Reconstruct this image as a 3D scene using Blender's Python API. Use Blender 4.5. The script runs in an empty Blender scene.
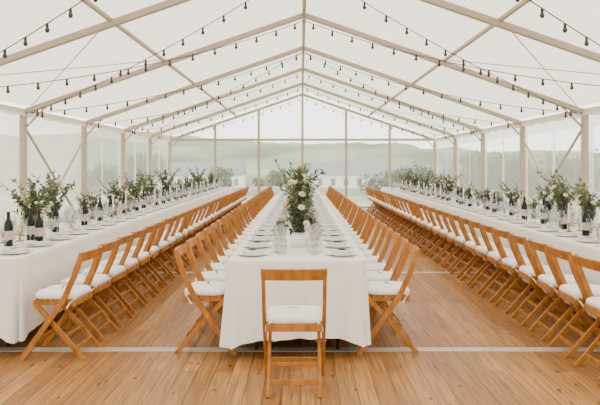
import bpy, math, random
from mathutils import Vector, noise
random.seed(7)
F=660.0; H=1.5
scene=bpy.context.scene

# ---------------- materials ----------------
def newmat(name):
    m=bpy.data.materials.new(name); m.use_nodes=True
    nt=m.node_tree; nt.nodes.clear()
    out=nt.nodes.new('ShaderNodeOutputMaterial')
    return m,nt,out
def pbr(name,col,rough=0.6,metal=0.0,var=0.0,scale=8.0,bump=0.0,bscale=40.0,stretch=(1,1,1),spec=0.5):
    m,nt,out=newmat(name)
    b=nt.nodes.new('ShaderNodeBsdfPrincipled')
    b.inputs['Roughness'].default_value=rough; b.inputs['Metallic'].default_value=metal
    b.inputs['Specular IOR Level'].default_value=spec
    nt.links.new(b.outputs[0],out.inputs[0])
    tc=nt.nodes.new('ShaderNodeTexCoord'); mp=nt.nodes.new('ShaderNodeMapping')
    mp.inputs['Scale'].default_value=stretch
    nt.links.new(tc.outputs['Object'],mp.inputs[0])
    n=nt.nodes.new('ShaderNodeTexNoise'); n.inputs['Scale'].default_value=scale; n.inputs['Detail'].default_value=4
    nt.links.new(mp.outputs[0],n.inputs['Vector'])
    r=nt.nodes.new('ShaderNodeValToRGB')
    r.color_ramp.elements[0].position=0.3; r.color_ramp.elements[1].position=0.7
    r.color_ramp.elements[0].color=(*[c*(1-var) for c in col],1)
    r.color_ramp.elements[1].color=(*[min(1,c*(1+var)) for c in col],1)
    nt.links.new(n.outputs[0],r.inputs[0]); nt.links.new(r.outputs[0],b.inputs['Base Color'])
    if bump>0:
        n2=nt.nodes.new('ShaderNodeTexNoise'); n2.inputs['Scale'].default_value=bscale
        nt.links.new(mp.outputs[0],n2.inputs['Vector'])
        bp=nt.nodes.new('ShaderNodeBump'); bp.inputs['Strength'].default_value=bump; bp.inputs['Distance'].default_value=0.02
        nt.links.new(n2.outputs[0],bp.inputs['Height']); nt.links.new(bp.outputs[0],b.inputs['Normal'])
    return m
def fabric(name,col,trans,clear=0.0,tcol=None):
    m,nt,out=newmat(name)
    d=nt.nodes.new('ShaderNodeBsdfDiffuse'); d.inputs[0].default_value=(*col,1)
    t=nt.nodes.new('ShaderNodeBsdfTranslucent'); t.inputs[0].default_value=(*(tcol or col),1)
    tc=nt.nodes.new('ShaderNodeTexCoord'); n=nt.nodes.new('ShaderNodeTexNoise'); n.inputs['Scale'].default_value=0.7
    n.inputs['Detail'].default_value=5
    nt.links.new(tc.outputs['Object'],n.inputs['Vector'])
    bp=nt.nodes.new('ShaderNodeBump'); bp.inputs['Strength'].default_value=0.4; bp.inputs['Distance'].default_value=0.1
    nt.links.new(n.outputs[0],bp.inputs['Height']); nt.links.new(bp.outputs[0],d.inputs['Normal'])
    mx=nt.nodes.new('ShaderNodeMixShader'); mx.inputs[0].default_value=trans
    nt.links.new(d.outputs[0],mx.inputs[1]); nt.links.new(t.outputs[0],mx.inputs[2])
    last=mx
    if clear>0:
        tr=nt.nodes.new('ShaderNodeBsdfTransparent')
        m2=nt.nodes.new('ShaderNodeMixShader'); m2.inputs[0].default_value=clear
        nt.links.new(mx.outputs[0],m2.inputs[1]); nt.links.new(tr.outputs[0],m2.inputs[2]); last=m2
    nt.links.new(last.outputs[0],out.inputs[0])
    return m
def glassy(name,tint,gl=0.12):
    m,nt,out=newmat(name)
    tr=nt.nodes.new('ShaderNodeBsdfTransparent'); tr.inputs[0].default_value=(*tint,1)
    g=nt.nodes.new('ShaderNodeBsdfGlossy'); g.inputs['Roughness'].default_value=0.08
    lw=nt.nodes.new('ShaderNodeLayerWeight'); lw.inputs[0].default_value=0.3
    ma=nt.nodes.new('ShaderNodeMath'); ma.operation='MULTIPLY_ADD'; ma.inputs[1].default_value=.75; ma.inputs[2].default_value=gl
    nt.links.new(lw.outputs['Facing'],ma.inputs[0])
    mx=nt.nodes.new('ShaderNodeMixShader')
    nt.links.new(ma.outputs[0],mx.inputs[0]); nt.links.new(tr.outputs[0],mx.inputs[1]); nt.links.new(g.outputs[0],mx.inputs[2])
    nt.links.new(mx.outputs[0],out.inputs[0])
    return m

M={}
M['roof']=fabric('canopy_fabric',(0.86,0.83,0.76),0.52,0,(0.97,0.93,0.85))
M['wallw']=fabric('wall_fabric',(0.86,0.84,0.78),0.5,0.30,(0.96,0.93,0.86))
M['clear']=fabric('clear_pvc',(0.82,0.83,0.79),0.45,0.86,(0.93,0.92,0.87))
M['clearside']=fabric('clear_pvc_side',(0.85,0.85,0.80),0.5,0.68,(0.94,0.93,0.87))
M['alu']=pbr('frame_aluminium',(0.40,0.33,0.23),0.5,0.0,0.05,3)
M['cable']=pbr('black_cable',(0.015,0.014,0.013),0.6)
M['bulb']=pbr('smoked_bulb',(0.04,0.03,0.025),0.15)
M['cloth']=pbr('white_linen',(0.82,0.80,0.76),0.85,0,0.02,2,0.25,6,spec=0.2)
M['metal']=pbr('dark_metal',(0.03,0.03,0.03),0.5,0.5)
M['ply']=pbr('plywood',(0.35,0.2,0.09),0.6,0,0.1)
M['wood']=pbr('chair_beech',(0.36,0.138,0.023),0.45,0,0.28,7,stretch=(3,3,1),spec=.22)
M['cushion']=pbr('cushion_cotton',(0.84,0.82,0.78),0.9,0,0.02,5,0.2,30,spec=0.2)
M['china']=pbr('white_china',(0.78,0.78,0.76),0.2)
M['napkin']=pbr('napkin_linen',(0.68,0.65,0.59),0.9,0,0.05)
M['steel']=pbr('steel',(0.5,0.5,0.5),0.25,1.0)
M['wax']=pbr('candle_wax',(0.78,0.73,0.62),0.5)
M['brass']=pbr('brass',(0.40,0.24,0.07),0.3,1.0)
M['glass']=glassy('clear_glass',(0.86,0.87,0.87),.08)
M['bottle']=pbr('bottle_glass',(0.006,0.010,0.006),0.18,spec=.25)
M['label']=pbr('bottle_label',(0.45,0.40,0.32),0.7)
M['foil']=pbr('bottle_foil',(0.03,0.008,0.008),0.4,spec=.3)
M['leafA']=pbr('leaf_dark',(0.043,0.062,0.022),0.55,0,0.35,12,spec=.3)
M['leafB']=pbr('leaf_sage',(0.135,0.165,0.085),0.6,0,0.25,12,spec=.3)
M['stem']=pbr('stem',(0.10,0.11,0.04),0.6)
M['petal']=pbr('petal_white',(0.84,0.79,0.70),0.7,0,0.04)
M['pollen']=pbr('flower_heart',(0.55,0.42,0.18),0.7)
M['grass']=pbr('field_grass',(0.27,0.32,0.16),0.95,0,0.45,0.05)
M['hill']=pbr('hillside',(0.165,0.205,0.125),0.95,0,0.5,0.025)
M['tree']=pbr('tree_leaves',(0.065,0.10,0.035),0.8,0,0.3,1)
M['bark']=pbr('bark',(0.12,0.09,0.06),0.9)
M['render']=pbr('white_render',(0.75,0.75,0.72),0.8)
M['slate']=pbr('slate_roof',(0.2,0.2,0.21),0.7)
M['stone']=pbr('dry_stone',(0.38,0.37,0.34),0.9,0,0.2,2)

def floor_mat():
    m,nt,out=newmat('floor_planks')
    b=nt.nodes.new('ShaderNodeBsdfPrincipled'); b.inputs['Roughness'].default_value=0.45
    b.inputs['Specular IOR Level'].default_value=0.22
    nt.links.new(b.outputs[0],out.inputs[0])
    tc=nt.nodes.new('ShaderNodeTexCoord'); mp=nt.nodes.new('ShaderNodeMapping')
    mp.inputs['Rotation'].default_value=(0,0,math.pi/2)
    nt.links.new(tc.outputs['Object'],mp.inputs[0])
    br=nt.nodes.new('ShaderNodeTexBrick')
    br.inputs['Scale'].default_value=1; br.inputs['Brick Width'].default_value=2.4; br.inputs['Row Height'].default_value=0.125
    br.inputs['Mortar Size'].default_value=0.003; br.inputs['Mortar Smooth'].default_value=0.3
    br.inputs['Color1'].default_value=(0.455,0.24,0.083,1); br.inputs['Color2'].default_value=(0.30,0.14,0.042,1)
    br.inputs['Mortar'].default_value=(0.12,0.06,0.022,1)
    nt.links.new(mp.outputs[0],br.inputs['Vector'])
    def nz(sc,scale,lo,hi,dist=.6):
        mp2=nt.nodes.new('ShaderNodeMapping'); mp2.inputs['Scale'].default_value=sc
        nt.links.new(tc.outputs['Object'],mp2.inputs[0])
        n=nt.nodes.new('ShaderNodeTexNoise'); n.inputs['Scale'].default_value=scale; n.inputs['Detail'].default_value=6; n.inputs['Distortion'].default_value=dist
        nt.links.new(mp2.outputs[0],n.inputs['Vector'])
        r=nt.nodes.new('ShaderNodeValToRGB'); r.color_ramp.elements[0].position=0.3; r.color_ramp.elements[1].position=0.7
        r.color_ramp.elements[0].color=lo; r.color_ramp.elements[1].color=hi
        nt.links.new(n.outputs[0],r.inputs[0]); return r.outputs[0]
    def mul(a,b_,f):
        mx=nt.nodes.new('ShaderNodeMix'); mx.data_type='RGBA'; mx.blend_type='MULTIPLY'; mx.inputs[0].default_value=f
        nt.links.new(a,mx.inputs[6]); nt.links.new(b_,mx.inputs[7]); return mx.outputs[2]
    c=mul(br.outputs[0],nz((28,1.3,1),1.5,(0.52,0.45,0.38,1),(1.18,1.15,1.12,1)),.9)
    c=mul(c,nz((2.5,.5,1),1.2,(0.84,0.80,0.76,1),(1.12,1.12,1.12,1),.3),1)
    mp3=nt.nodes.new('ShaderNodeMapping'); mp3.inputs['Scale'].default_value=(6,2.6,1)
    nt.links.new(tc.outputs['Object'],mp3.inputs[0])
    v=nt.nodes.new('ShaderNodeTexVoronoi'); v.inputs['Scale'].default_value=1.6
    nt.links.new(mp3.outputs[0],v.inputs['Vector'])
    r2=nt.nodes.new('ShaderNodeValToRGB'); r2.color_ramp.elements[0].position=0.05; r2.color_ramp.elements[1].position=0.16
    r2.color_ramp.elements[0].color=(0.35,0.25,0.18,1); r2.color_ramp.elements[1].color=(1,1,1,1)
    nt.links.new(v.outputs['Distance'],r2.inputs[0])
    c=mul(c,r2.outputs[0],1)
    nt.links.new(c,b.inputs['Base Color'])
    return m
M['floor']=floor_mat()
M['strip']=pbr('joint_strip',(0.46,0.43,0.37),0.5,0.1,0.05)

# ---------------- mesh builder ----------------
class MB:
    def __init__(s): s.v=[]; s.f=[]; s.mi=[]; s.sm=[]; s.mats=[]
    def mat(s,key):
        if key not in s.mats: s.mats.append(key)
        return s.mats.index(key)
    def add(s,vs,fs,key,smooth=False):
        o=len(s.v); s.v.extend([tuple(v) for v in vs]); k=s.mat(key)
        for f in fs:
            s.f.append(tuple(i+o for i in f)); s.mi.append(k); s.sm.append(smooth)
    def sweep(s,pts,w,h,key,up=(0,0,1),round_n=0,ch=0.15):
        pts=[Vector(p) for p in pts]; up=Vector(up); n=len(pts)
        if round_n: prof=[(math.cos(2*math.pi*i/round_n)*w/2,math.sin(2*math.pi*i/round_n)*h/2) for i in range(round_n)]
        else:
            c=min(w,h)*ch; a,b=w/2,h/2
            prof=[(a,-b+c),(a,b-c),(a-c,b),(-a+c,b),(-a,b-c),(-a,-b+c),(-a+c,-b),(a-c,-b)]
        m=len(prof); vs=[]
        for i,p in enumerate(pts):
            t=(pts[min(i+1,n-1)]-pts[max(i-1,0)]).normalized()
            sd=t.cross(up)
            if sd.length<1e-4: sd=t.cross(Vector((0,1,0)))
            sd.normalize(); u=sd.cross(t)
            for (x,y) in prof: vs.append(p+sd*x+u*y)
        fs=[]
        for i in range(n-1):
            for j in range(m):
                k=(j+1)%m; fs.append((i*m+j,i*m+k,(i+1)*m+k,(i+1)*m+j))
        fs.append(tuple(range(m-1,-1,-1))); fs.append(tuple((n-1)*m+j for j in range(m)))
        s.add(vs,fs,key,bool(round_n))
    def box(s,x0,x1,y0,y1,z0,z1,key):
        vs=[(x0,y0,z0),(x1,y0,z0),(x1,y1,z0),(x0,y1,z0),(x0,y0,z1),(x1,y0,z1),(x1,y1,z1),(x0,y1,z1)]
        s.add(vs,[(3,2,1,0),(4,5,6,7),(0,1,5,4),(1,2,6,5),(2,3,7,6),(3,0,4,7)],key)
    def lathe(s,prof,key,c=(0,0,0),n=16):
        vs=[]; m=len(prof)
        for (r,z) in prof:
            for i in range(n):
                a=2*math.pi*i/n; vs.append((c[0]+r*math.cos(a),c[1]+r*math.sin(a),c[2]+z))
        fs=[(i*n+j,i*n+(j+1)%n,(i+1)*n+(j+1)%n,(i+1)*n+j) for i in range(m-1) for j in range(n)]
        s.add(vs,fs,key,True)
    def slab(s,cx,cy,w,d,z0,z1,key,bulge=0.0,r=0.06,n=6,inset=0.02):
        def ring(ins,z):
            out=[]; a,b=w/2-ins,d/2-ins; rr=max(0.005,r-ins*0.3)
            for q,(sx,sy) in enumerate([(1,1),(-1,1),(-1,-1),(1,-1)]):
                for i in range(n+1):
                    t=(q+i/n)*math.pi/2
                    out.append((cx+sx*(a-rr)+rr*math.cos(t),cy+sy*(b-rr)+rr*math.sin(t),z))
            return out
        hz=(z1-z0); rings=[ring(inset,z0),ring(inset*.3,z0+hz*.15),ring(0,z0+hz*.45),ring(inset*.25,z0+hz*.75),ring(inset,z1-hz*.06),ring(inset*2.2,z1),ring(w*.25,z1+bulge*.7),ring(w*.42,z1+bulge)]
        m=len(rings[0]); vs=[p for rg in rings for p in rg]
        fs=[(i*m+j,i*m+(j+1)%m,(i+1)*m+(j+1)%m,(i+1)*m+j) for i in range(len(rings)-1) for j in range(m)]
        fs.append(tuple(range(m-1,-1,-1))); fs.append(tuple((len(rings)-1)*m+j for j in range(m)))
        s.add(vs,fs,key,True)
    def mesh(s,name):
        me=bpy.data.meshes.new(name); me.from_pydata(s.v,[],s.f)
        for k in s.mats: me.materials.append(M[k])
        me.polygons.foreach_set('material_index',s.mi); me.polygons.foreach_set('use_smooth',s.sm)
        me.update(); return me
def obj(name,me,loc=(0,0,0),rz=0,sc=1,parent=None):
    o=bpy.data.objects.new(name,me); o.location=loc; o.rotation_euler=(0,0,rz)
    o.scale=(sc,sc,sc) if not isinstance(sc,tuple) else sc
    scene.collection.objects.link(o)
    if parent: o.parent=parent
    return o

# ---------------- tent ----------------
TX=0.05; W=4.55; EZ=2.39; RZ=3.96
frames=[10.7+3*k for k in range(-5,5)]
Y0,Y1=frames[0],frames[-1]
mb=MB(); mb.box(TX-W-.05,TX+W+.05,Y0,Y1+.05,-.08,0,'floor')
obj('floor',mb.mesh('floor'))
mb=MB()
for y in (5.36,9.2,13.2,17.2,1.4,-2.6): mb.box(TX-W+.02,TX+W-.02,y-.055,y+.055,0.0005,0.004,'strip')
obj('floor_joint_strips',mb.mesh('floor_joint_strips'))
mb=MB()
for s in (-1,1):
    vs=[];fs=[];nu=10;nvv=len(frames)*8-7
    for j in range(nvv):
        y=Y0+(Y1-Y0)*j/(nvv-1)
        ph=((y-Y0)%3.0)/3.0
        for i in range(nu+1):
            t=i/nu; x=s*(W+.06)*t; z=RZ+.09-(RZ-EZ)*t
            z-=0.05*math.sin(math.pi*ph)*math.sin(math.pi*min(1,t*1.0))
            vs.append((TX+x,y,z))
    for j in range(nvv-1):
        for i in range(nu):
            a=j*(nu+1)+i; f=(a,a+1,a+nu+2,a+nu+1); fs.append(f if s>0 else f[::-1])
    mb.add(vs,fs,'roof',True)
obj('ceiling',mb.mesh('ceiling'))
mb=MB()
for y in frames:
    for s in (-1,1):
        X=TX+s*W
        mb.sweep([(X,y,0),(X,y,EZ)],.09,.12,'alu',up=(0,1,0))
        mb.sweep([(X,y,EZ-.03),(TX,y,RZ-.03)],.07,.085,'alu')
        mb.sweep([(X-s*.02,y,EZ-.30),(X-s*.42,y,EZ+.11)],.03,.03,'alu',ch=.2)
        mb.box(X-.14,X+.14,y-.06,y+.06,0.0,.014,'alu')
for s in (-1,1):
    mb.sweep([(TX+s*W,Y0,EZ-.02),(TX+s*W,Y1,EZ-.02)],.06,.08,'alu')
    mb.sweep([(TX+s*W,Y0,.05),(TX+s*W,Y1,.05)],.04,.05,'alu')
    for t in (.5,):
        mb.sweep([(TX+s*W*t,Y0,RZ-(RZ-EZ)*t+.02),(TX+s*W*t,Y1,RZ-(RZ-EZ)*t+.02)],.05,.05,'alu')
mb.sweep([(TX,Y0,RZ-.02),(TX,Y1,RZ-.02)],.06,.06,'alu')
for yy in (Y0,Y1):
    mb.sweep([(TX-W,yy,EZ-.02),(TX+W,yy,EZ-.02)],.06,.08,'alu')
    mb.sweep([(TX-W,yy,.05),(TX+W,yy,.05)],.04,.06,'alu')
    for x in (-3.0,-1.5,0,1.5,3.0):
        mb.sweep([(TX+x,yy,0),(TX+x,yy,RZ-(RZ-EZ)*abs(x)/W-.05)],.08,.08,'alu',up=(0,1,0))
for s in (-1,1):
  for (a,b) in ((10.7,13.7),):
    X=TX+s*(W-.03)
    mb.sweep([(X,a,2.1),(X,b,.15)],.045,.045,'alu',round_n=8)
    mb.sweep([(X,a,.15),(X,b,2.1)],.045,.045,'alu',round_n=8)
for s in (-1,1):
    for (a,b) in ((7.7,10.7),(16.7,19.7)):
        e=(TX+s*W*.97,a,EZ+.08); m_=(TX+s*W*.5,b,(RZ+EZ)/2+.03)
        mb.sweep([e,m_],.015,.015,'alu',round_n=6)
        mb.sweep([(TX+s*W*.5,a,(RZ+EZ)/2+.03),(TX+s*W*.97,b,EZ+.08)],.015,.015,'alu',round_n=6)
obj('tent_frame',mb.mesh('tent_frame'))
def wall_side(name,s,keyf):
    mb=MB(); X=TX+s*(W+.07)
    for i in range(len(frames)-1):
        a,b=frames[i],frames[i+1]; n=48; vs=[];fa=[];fb=[]
        for j in range(n+1):
            y=a+(b-a)*j/n
            w=.018*math.sin(y*11)+.012*math.sin(y*23+1)
            for k,z in enumerate((0.0,.8,2.12,EZ)):
                vs.append((X+w*(1-.3*k/3),y,z))
        for j in range(n):
            for k in range(3):
                a_=j*4+k; f=(a_,a_+4,a_+5,a_+1)
                # clear window with white fabric border, split by a welded seam mid-bay
                if k==1 and 3<=j<n-3 and j not in (23,24): fb.append(f)
                else: fa.append(f)
        mb.add(vs,fa,'wallw',True); mb.add(vs,fb,keyf(i),True)
    vs=[];fs=[];n=280
    for j in range(n+1):
        y=Y0+(Y1-Y0)*j/n
        vs+= [(X-s*.11,y,EZ+.02),(X-s*.12,y,EZ-.08-.04*abs(math.sin(y*math.pi/.75)))]
    for j in range(n): fs.append((2*j,2*j+1,2*j+3,2*j+2))
    mb.add(vs,fs,'roof',True)
    obj(name,mb.mesh(name))
wall_side('wall_left',-1,lambda i:'clearside' if i in (6,7,8) else 'wallw')
wall_side('wall_right',1,lambda i:'clearside' if i in (4,5,6,7,8) else 'wallw')
def wall_end(name,y):
    mb=MB(); n=60; vs=[];fs=[]
    for j in range(n+1):
        x=-W+2*W*j/n; top=RZ+.05-(RZ-EZ)*abs(x)/W
        for k in range(5):
            vs.append((TX+x,y+.012*math.sin(x*9+k*.3),top*k/4))
    for j in range(n):
        for k in range(4): a=j*5+k; fs.append((a,a+5,a+6,a+1))
    mb.add(vs,fs,'clear',True); obj(name,mb.mesh(name))
wall_end('wall_back',Y1+.08); wall_end('wall_front',Y0-.08)

# ---------------- festoon lights ----------------
mb=MB()
def bulb(p):
    x,y,z=p
    mb.lathe([(0.0,0),(.013,0),(.015,-.036),(.012,-.04)],'cable',(x,y,z),7)
    mb.lathe([(.012,-.037),(.021,-.052),(.025,-.068),(.016,-.086),(0,-.093)],'bulb',(x,y,z),8)
def string(p0,p1,sag,sp=.36):
    p0,p1=Vector(p0),Vector(p1); L=(p1-p0).length; n=24
    pts=[p0.lerp(p1,i/n)-Vector((0,0,4*sag*(i/n)*(1-i/n))) for i in range(n+1)]
    mb.sweep(pts,.012,.012,'cable',round_n=5)
    m=int(L/sp)
    for i in range(m):
        t=(i+.5)/m; bulb(p0.lerp(p1,t)-Vector((0,0,4*sag*t*(1-t))))
for k in range(-1,4):
    y=10.7+3*k
    for s in (-1,1):
        string((TX+s*(W-.12),y,EZ-.05),(TX,y+3,RZ-.12),.2)
for k in (-1,0,2):
    y=10.7+3*k
    for s in (-1,1):
        string((TX+s*(W-.12),y,EZ-.05),(TX,y-3,RZ-.12),.12)
obj('festoon_lights',mb.mesh('festoon_lights'))

# ---------------- chair ----------------
def chair_mesh():
    mb=MB()
    for s in (-1,1):
        x=s*.199
        mb.sweep([(x,-.225,.825),(x,-.16,.64),(x,-.075,.455),(x,.09,.225),(x,.25,0.0)],.024,.042,'wood',up=(0,1,0))
        x=s*.168
        mb.sweep([(x,.155,.425),(x,-.03,.225),(x,-.225,0.0)],.022,.038,'wood',up=(0,1,0))
        mb.sweep([(s*.16,-.16,.432),(s*.16,.165,.432)],.03,.03,'wood')
        mb.sweep([(s*.145,.03,.30),(s*.216,.03,.30)],.012,.012,'steel',round_n=8)
    pts=[(-.212+.424*i/8,-.218-.022*math.sin(math.pi*i/8),.795) for i in range(9)]
    mb.sweep(pts,.018,.075,'wood',up=(0,-.25,1))
    mb.sweep([(-.186,-.155,.436),(.186,-.155,.436)],.022,.05,'wood')
    mb.sweep([(-.186,.16,.436),(.186,.16,.436)],.022,.045,'wood')
    for i in range(6):
        y=-.115+.235*i/5
        mb.sweep([(-.184,y,.452),(.184,y,.452)],.036,.014,'wood')
    mb.sweep([(-.2,.15,.14),(.2,.15,.14)],.018,.03,'wood')
    mb.sweep([(-.168,-.155,.08),(.168,-.155,.08)],.018,.035,'wood')
    mb.sweep([(-.168,-.075,.175),(.168,-.075,.175)],.018,.025,'wood')
    mb.slab(0,0.0,.375,.345,.46,.520,'cushion',bulge=.016,r=.07)
    for s in (-1,1):
        mb.sweep([(s*.15,-.16,.475),(s*.185,-.125,.44),(s*.19,-.10,.40)],.006,.012,'cushion')
    return mb.mesh('dining_chair')
CH=chair_mesh()
def chair(x,y,rz):
    obj('dining_chair',CH,(x,y,0),rz+random.uniform(-.06,.06))

# ---------------- tables ----------------
TW=1.07
def cloth(y0,y1):
    mb=MB(); a=TW/2; r=.03
    P=[]
    def seg(p,q,nrm,step):
        L=(Vector(q)-Vector(p)).length; n=max(2,int(L/step))
        for i in range(n):
            t=i/n; x=p[0]+(q[0]-p[0])*t; y=p[1]+(q[1]-p[1])*t
            d=min(t*L,(1-t)*L); P.append((x,y,nrm[0],nrm[1],math.exp(-d/.10)))
    def arc(cx,cy,a0):
        for i in range(9):
            t=a0+math.pi/2*i/9; P.append((cx+r*math.cos(t),cy+r*math.sin(t),math.cos(t),math.sin(t),1.0))
    seg((-a+r,y0),(a-r,y0),(0,-1),.02); arc(a-r,y0+r,-math.pi/2)
    seg((a,y0+r),(a,y1-r),(1,0),.045); arc(a-r,y1-r,0)
    seg((a-r,y1),(-a+r,y1),(0,1),.02); arc(-a+r,y1-r,math.pi/2)
    seg((-a,y1-r),(-a,y0+r),(-1,0),.045); arc(-a+r,y0+r,math.pi)
    n=len(P); lev=[0,.02,.08,.2,.35,.5,.65,.8,.92,1.0]; vs=[]
    for t in lev:
        for i,(x,y,nx,ny,c) in enumerate(P):
            u=x*1.0+y
            fold=math.sin(u*17+1.5*math.sin(u*3.7))*.55+.45*math.sin(u*41+2)
            end=abs(ny)
            amp=(.009+.022*end)*(1+.6*c)
            if c>.2: fold+=math.sin(i*.55)*c*.8
            out=t*(.010+.018*end+.012*c)+amp*fold*t**.9
            z=.757-t*.60-t*c*.05*(1 if t>.5 else t)+.012*t*math.sin(u*5)*end
            if t==0: out=0; z=.762; 
            if t==.02: out=.006; z=.752
            vs.append((x+nx*out,y+ny*out,z))
    fs=[(i*n+j,(i+1)*n+j,(i+1)*n+(j+1)%n,i*n+(j+1)%n) for i in range(len(lev)-1) for j in range(n)]
    mb.add(vs,fs,'cloth',True)
    mb.add([v for v in vs[:n]],[tuple(range(n))],'cloth',False)
    return mb.mesh('tablecloth')
def table(cx,y0,y1):
    mb=MB(); a=TW/2-.01
    n=int(round((y1-y0)/1.83)); L=(y1-y0)/n
    for i in range(n):
        p=y0+i*L+.015; q=p+L-.03
        mb.box(-a,a,p,q,.715,.75,'ply')
        for yy in (p+.25,q-.25):
            for s in (-1,1):
                mb.sweep([(s*.33,yy,0),(s*.33,yy,.715)],.028,.028,'metal',round_n=8)
            mb.sweep([(-.33,yy,.3),(.33,yy,.3)],.02,.02,'metal',round_n=8)
            mb.sweep([(-.33,yy,.70),(.33,yy,.70)],.02,.02,'metal',round_n=8)
    t=obj('banquet_table',mb.mesh('banquet_table'),(cx,0,0))
    obj('tablecloth',cloth(y0,y1),parent=t)
ZT=.763
CX=-.03; LX=-2.75; RX=3.12
T=[(CX,5.1,21.4),(LX,5.2,21.4),(RX,4.5,21.4)]
for t in T: table(*t)
pitch=.52
def rows(cx,y0,side,off):
    y=y0
    while y<21.2:
        chair(cx+side*off,y+random.uniform(-.02,.02),math.pi/2 if side>0 else -math.pi/2)
        y+=pitch
rows(CX,5.42,-1,.73); rows(CX,5.42,1,.73)
rows(LX,5.28,1,.86); rows(RX,4.75,-1,.83)
obj('dining_chair',CH,(-.045,4.47,0),0.0)

# ---------------- tableware ----------------
def tableware():
    pl,gl,nk,ct=MB(),MB(),MB(),MB()
    for (cx,y0,y1) in T:
        y=y0+.30 if cx!=RX else y0+.25
        while y<y1-.15:
            for s in (-1,1):
                x=cx+s*(TW/2-.17); z=ZT
                pl.lathe([(0,.004),(.07,.004),(.085,.012),(.13,.020),(.132,.017),(.085,.004),(.06,.001),(0,.001)],'china',(x,y,z),20)
                j=random.uniform(-.01,.01)
                nk.slab(x+j,y,.18,.08,z+.021,z+.046,'napkin',r=.01,n=2,inset=.004)
                for dy in (-.165,.16,.18):
                    ct.sweep([(x-s*.09,y+dy,z+.004),(x+s*.09,y+dy,z+.004)],.012,.004,'steel')
                for (gx,gy,k) in ((.24,.13,1.1),(.27,.02,.92),(.21,.21,.8)):
                    gx=x-s*(gx-.04); gyy=y+gy
                    gl.lathe([(0,.002),(.032,.002),(.033,.005),(.005,.010),(.004,.085*k),(.02,.10*k),(.036,.125*k),(.038,.155*k),(.031,.20*k)],'glass',(gx,gyy,z),12)
            y+=pitch
    obj('dinner_plates',pl.mesh('dinner_plates')); obj('wine_glasses',gl.mesh('wine_glasses'))
    obj('napkins',nk.mesh('napkins')); obj('cutlery',ct.mesh('cutlery'))
tableware()

def bottle_mesh():
    mb=MB()
    mb.lathe([(0,0),(.034,0),(.038,.006),(.038,.19),(.033,.215),(.016,.245),(.0145,.26)],'bottle',n=18)
    mb.lathe([(.0147,.25),(.015,.30),(.016,.305),(.016,.312),(0,.313)],'foil',n=14)
    mb.lathe([(.0385,.06),(.0385,.14)],'label',n=18)
    return mb.mesh('wine_bottle')
BT=bottle_mesh()
def carafe_mesh():
    mb=MB()
    mb.lathe([(0,.003),(.045,.003),(.055,.03),(.05,.10),(.025,.16),(.022,.20),(.032,.23)],'glass',n=16)
    return mb.mesh('water_carafe')
CF=carafe_mesh()
def candle_mesh():
    mb=MB()
    mb.lathe([(0,0),(.042,0),(.044,.006),(.012,.014),(.009,.07),(.016,.085),(.016,.10),(.011,.10)],'brass',n=14)
    mb.lathe([(.011,.09),(.011,.31),(.004,.318),(0,.318)],'wax',n=10)
    mb.sweep([(0,0,.315),(.001,0,.328)],.002,.002,'cable',round_n=4)
    return mb.mesh('taper_candle')
CN=candle_mesh()

# ---------------- flower arrangements ----------------
def leaf(mb,p,d,L,w,key):
    d=d.normalized(); up=Vector((random.gauss(0,1),random.gauss(0,1),random.gauss(0,1)))
    sd=d.cross(up); 
    if sd.length<1e-3: return
    sd.normalize(); nn=sd.cross(d)
    a=p; m1=p+d*L*.35+sd*w*.5+nn*L*.05; m2=p+d*L*.7+sd*w*.38+nn*L*.03
    t=p+d*L-nn*L*.08
    n1=p+d*L*.35-sd*w*.5+nn*L*.05; n2=p+d*L*.7-sd*w*.38+nn*L*.03
    c=p+d*L*.5-nn*L*.03
    mb.add([a,m1,m2,t,n2,n1,c],[(0,1,6),(1,2,6),(2,3,6),(3,4,6),(4,5,6),(5,0,6)],key,True)
def rose(mb,c,r,axis):
    axis=axis.normalized(); b=axis.orthogonal().normalized(); e=axis.cross(b)
    for ring,(rr,h,n,tilt) in enumerate([(1.0,.0,7,.55),(.72,.18,6,.9),(.42,.32,5,1.25)]):
        for i in range(n):
            a=2*math.pi*i/n+ring*.5; d=(b*math.cos(a)+e*math.sin(a)); sd=axis.cross(d)
            base=c+axis*(-.2*r)+d*r*.1
            tip=c+d*r*rr+axis*(r*(h+math.sin(tilt)*.45))
            mid=(base+tip)*.5+d*r*.12
            w=r*(.62-.12*ring)
            mb.add([base,mid+sd*w*.5,tip+sd*w*.35,tip+axis*r*.04,tip-sd*w*.35,mid-sd*w*.5,mid-axis*r*.06],
                   [(0,1,6),(1,2,6),(2,3,6),(3,4,6),(4,5,6),(5,0,6)],'petal',True)
    mb.lathe([(0,0),(r*.16,r*.05),(r*.14,r*.25),(0,r*.34)],'pollen',c,6)
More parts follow.
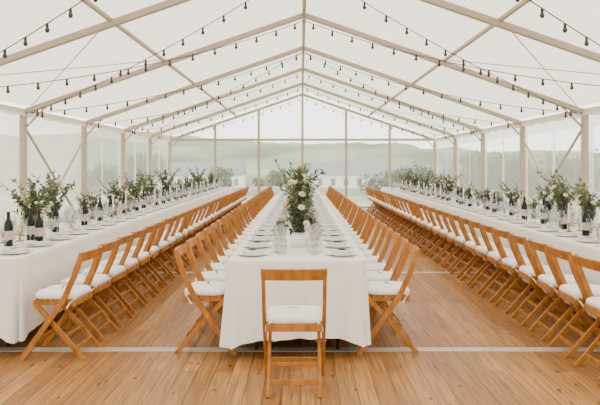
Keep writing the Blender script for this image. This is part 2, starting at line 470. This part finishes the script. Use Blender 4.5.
def arrangement(name,hgt,spread,nst,nfl,seed,vase='jar',leafL=.05,bias=.5,taper=.75,wisps=4):
    random.seed(seed); mb=MB()
    vz=.13
    if vase=='jar':
        mb.lathe([(0,.003),(.04,.003),(.045,.015),(.045,.10),(.036,.12),(.04,.135)],'glass',n=14)
        mb.lathe([(0,.006),(.041,.008),(.041,.08),(0,.08)],'leafB',n=10)
    else:
        mb.lathe([(0,.0),(.06,.0),(.075,.05),(.07,.10),(.055,.13),(.05,.125),(0,.11)],'china',n=18)
    for i in range(nst):
        az=random.uniform(0,2*math.pi); q=random.random()
        top=vz+(hgt-vz)*(1-taper*q**1.2)*random.uniform(.8,1.0)
        rad=spread*(.25+.85*q)*random.uniform(.6,1.0)
        if q<.2: rad*=.5
        wisp=i<wisps
        if wisp: rad=spread*random.uniform(.7,1.45); top=hgt*random.uniform(.7,1.1)
        p0=Vector((random.uniform(-.015,.015),random.uniform(-.015,.015),vz-.06)); 
        p3=Vector((rad*math.cos(az),rad*math.sin(az),top))
        p1=Vector((p0.x*.5+rad*.15*math.cos(az),p0.y*.5+rad*.15*math.sin(az),vz+(top-vz)*.6))
        pts=[]; K=7
        for k in range(K+1):
            t=k/K; pts.append(p0*(1-t)**2+p1*2*t*(1-t)+p3*t*t)
        mb.sweep(pts,.004,.004,'stem',round_n=4)
        key='leafA' if random.random()<bias else 'leafB'
        nl=int(10+16*(p3-p0).length/.5)
        for k in range(nl):
            t=.22+.78*k/nl; f=t*K; a=int(min(f,K-1)); p=pts[a].lerp(pts[a+1],f-a)
            dd=(pts[a+1]-pts[a]).normalized(); rv=Vector((random.gauss(0,1),random.gauss(0,1),random.gauss(0,.8))).normalized()
            L=leafL*random.uniform(.7,1.25)*(1.1-.4*t)
            leaf(mb,p,dd*.45+rv,L,L*(.42 if key=='leafA' else .6),key)
    for i in range(nfl):
        az=random.uniform(0,2*math.pi); q=random.random()
        zz=vz+.02+(hgt-vz)*q*.8; rr=spread*(1.0-.55*q)*random.uniform(.7,1.1)
        d=Vector((math.cos(az),math.sin(az),.5+q))
        c=Vector((rr*math.cos(az),rr*math.sin(az),zz))
        mb.sweep([(0,0,vz-.03),c],.003,.003,'stem',round_n=4)
        rose(mb,c,random.uniform(.018,.036),d)
    return mb.mesh(name)
TALL=[arrangement('floral_centrepiece',.70,.205,62,24,s,'bowl',.054,.5,.85,7) for s in (1,2,3)]
MID=[arrangement('floral_arrangement',.60,.22,26,10,s,'jar',.055,.55,.7,12) for s in (11,12,13,14)]
LOW=[arrangement('bud_vase',.36,.14,13,10,s,'jar',.042,.45,.6,6) for s in (21,22,23)]
random.seed(5)
y=5.95; i=0
while y<21:
    obj('floral_centrepiece',TALL[i%3],(CX+random.uniform(-.03,.03),y,ZT),random.uniform(0,6),random.uniform(.93,1.04)); y+=1.35; i+=1
    obj('bud_vase',LOW[i%3],(CX,y-.72,ZT),random.uniform(0,6),.7)
def side_decor(cx,ys,tall_idx):
    for i,y in enumerate(ys):
        big=i in tall_idx or i%2==0
        me=MID[random.randrange(4)] if big else LOW[i%3]
        sc=(random.uniform(.6,1.12) if big else random.uniform(.75,1.1)) if i not in tall_idx else 1.05
        yy=y+random.uniform(-.08,.08) if i>4 else y
        obj('floral_arrangement' if me in MID else 'bud_vase',me,(cx+random.uniform(-.09,.09),yy,ZT),random.uniform(0,6),sc)
        obj('taper_candle',CN,(cx+random.choice((-.16,.16)),yy+.19,ZT))
        if random.random()<.5: obj('taper_candle',CN,(cx+random.uniform(-.05,.05),yy+.26,ZT),0,.8)
        sgn=1 if cx<0 else -1
        obj('wine_bottle',BT,(cx+sgn*random.uniform(.04,.16),yy-.22,ZT),0)
        if i%2: obj('water_carafe',CF,(cx+random.uniform(-.05,.05),yy+.35,ZT),0)
ysL=[6.7,7.5]+[8.25+.66*i for i in range(20)]
side_decor(LX,ysL,(0,1))
ysR=[5.5,6.4,7.1,7.8]+[8.5+.66*i for i in range(19)]
side_decor(RX,ysR,(3,))
for (x,y) in ((-2.66,6.0),(-2.50,6.3),(CX-.14,5.55),(CX+.12,5.62)):
    if x>-1: obj('water_carafe',CF,(x,y,ZT),0)
    else: obj('wine_bottle',BT,(x,y,ZT),0)
for (x,y) in ((-2.82,6.25),(-2.72,6.38)): obj('taper_candle',CN,(x,y,ZT))

# ---------------- outside ----------------
def gnd(x,y):
    dist=max(0,y-26); z=-.25-min(6,dist*.035)
    return min(-.2,z+.4*noise.noise(Vector((x*.03,y*.03,0)))*(1 if (abs(x)>9 or y>30) else 0))
mb=MB()
nx,ny=60,60; vs=[];fs=[]
for j in range(ny+1):
    y=-60+ (j/ny)**1.6*275
    for i in range(nx+1):
        x=-320+640*i/nx
        vs.append((x,y,gnd(x,y)))
for j in range(ny):
    for i in range(nx): a=j*(nx+1)+i; fs.append((a,a+1,a+nx+2,a+nx+1))
mb.add(vs,fs,'grass',True); obj('field',mb.mesh('field'))
mb=MB(); vs=[];fs=[];nx,ny=110,36
for j in range(ny+1):
    t=j/ny; y=215+t*230
    for i in range(nx+1):
        x=-330+660*i/nx
        ridge=16-(x)*.035+6*noise.noise(Vector((x*.014,3.1,0)))+2.2*noise.noise(Vector((x*.06,y*.02,1)))
        vs.append((x,y,-7.5+(ridge+7)*math.sin(min(1,t*1.1)*math.pi/2)**1.3+1.6*noise.noise(Vector((x*.1,y*.1,5)))))
for j in range(ny):
    for i in range(nx): a=j*(nx+1)+i; fs.append((a,a+1,a+nx+2,a+nx+1))
mb.add(vs,fs,'hill',True); obj('hillside',mb.mesh('hillside'))
def tree_mesh(seed,h,w):
    random.seed(seed); mb=MB()
    mb.sweep([(0,0,0),(.05*h,.02,h*.3),(0,0,h*.7)],h*.05,h*.05,'bark',round_n=8)
    cl=[]
    for i in range(13):
        a=random.uniform(0,6.28); q=random.random()
        c=Vector((math.cos(a)*w*.33*q**.5,math.sin(a)*w*.33*q**.5,h*random.uniform(.25,.82)))
        mb.sweep([(0,0,h*.22),c],h*.012,h*.012,'bark',round_n=5); cl.append((c,w*random.uniform(.16,.26)))
    for c,r in cl:
        for k in range(150):
            d=Vector((random.gauss(0,1),random.gauss(0,1),random.gauss(0,1))).normalized()
            leaf(mb,c+d*r*random.uniform(.5,1),d+Vector((random.gauss(0,.6),random.gauss(0,.6),random.gauss(0,.6))),h*.055,h*.035,'tree')
    return mb.mesh('tree')
TR=[tree_mesh(1,4,4),tree_mesh(2,5,4.2),tree_mesh(3,1.9,2.6)]
random.seed(9)
for (x,y,k) in [(9,34,2),(7.0,38,2),(5.6,36,2),(4.3,37,2),(9.5,43,2),(13,50,0),(-14,60,1),(-9,75,0),(-20,80,1),(22,70,1),(-28,95,1),(30,95,0),(14,100,0),
              (-4,110,0),(-16,120,1),(-34,130,0),(20,125,1),(36,140,1),(1,150,1),(-10,160,0),(10,165,1),(-45,160,1),(48,165,0),
              (-24,170,1),(-31,175,0),(-17,172,1),(18,176,0),(26,180,1),(33,178,1),(4,180,0),(-3,184,1),
              (11,14,2),(13,17.5,2),(11,20.5,2),(10.5,27,2),(9.5,18,2),(10,23.5,2),
              (12,6.5,2),(10.5,30,2),(8.5,27.5,2),
              (-12,16,2),(-12.5,25,2),(-10,30,2)]:
    obj('tree' if k<2 else 'shrub',TR[k],(x,y,gnd(x,y)-.02),random.uniform(0,6),random.uniform(.8,1.1))
def house(x,y,w,d,h):
    mb=MB(); mb.box(-w/2,w/2,-d/2,d/2,0,h,'render')
    mb.add([(-w/2-.2,-d/2-.3,h),(w/2+.2,-d/2-.3,h),(w/2+.2,0,h+d*.35),(-w/2-.2,0,h+d*.35),(w/2+.2,d/2+.3,h),(-w/2-.2,d/2+.3,h)],
           [(0,1,2,3),(3,2,4,5),(1,4,2),(0,3,5)],'slate')
    for i in range(int(w/2.5)):
        xx=-w/2+1.2+i*2.5; mb.box(xx,xx+.9,-d/2-.03,-d/2,h*.4,h*.8,'slate')
    obj('farmhouse',mb.mesh('farmhouse'),(x,y,gnd(x,y)))
house(9,130,14,7,3.5); house(-22,150,18,8,4); house(26,150,12,7,3.4)
mb=MB()
for (x0,y0,x1,y1) in ((-60,70,60,62),(-80,105,80,112),(-3,62,6,108)):
    n=60
    for i in range(n):
        a=i/n; b=(i+.96)/n
        xa,ya,xb,yb=x0+(x1-x0)*a,y0+(y1-y0)*a,x0+(x1-x0)*b,y0+(y1-y0)*b
        mb.sweep([(xa,ya,gnd(xa,ya)+.45),(xb,yb,gnd(xb,yb)+.45)],.5,.95+.1*math.sin(i*7),'stone')
obj('dry_stone_dyke',mb.mesh('dry_stone_dyke'))

# ---------------- world ----------------
w=bpy.data.worlds.new('World'); scene.world=w; w.use_nodes=True
nt=w.node_tree; bg=nt.nodes['Background']
tc=nt.nodes.new('ShaderNodeTexCoord'); sx=nt.nodes.new('ShaderNodeSeparateXYZ'); r=nt.nodes.new('ShaderNodeValToRGB')
nt.links.new(tc.outputs['Generated'],sx.inputs[0]); nt.links.new(sx.outputs['Z'],r.inputs[0])
r.color_ramp.elements[0].color=(.84,.83,.79,1); r.color_ramp.elements[1].color=(1,.96,.885,1)
nt.links.new(r.outputs[0],bg.inputs[0]); bg.inputs[1].default_value=4.6

# ---------------- camera ----------------
cam=bpy.data.cameras.new('camera'); co=bpy.data.objects.new('camera',cam); scene.collection.objects.link(co)
cam.sensor_fit='HORIZONTAL'; cam.sensor_width=36; cam.lens=36*F/600
co.location=(0,0,H); co.rotation_euler=(math.pi/2,0,0)
cam.shift_x=-1/600; cam.shift_y=-(202.5-165)/600
cam.clip_end=2000
scene.camera=co
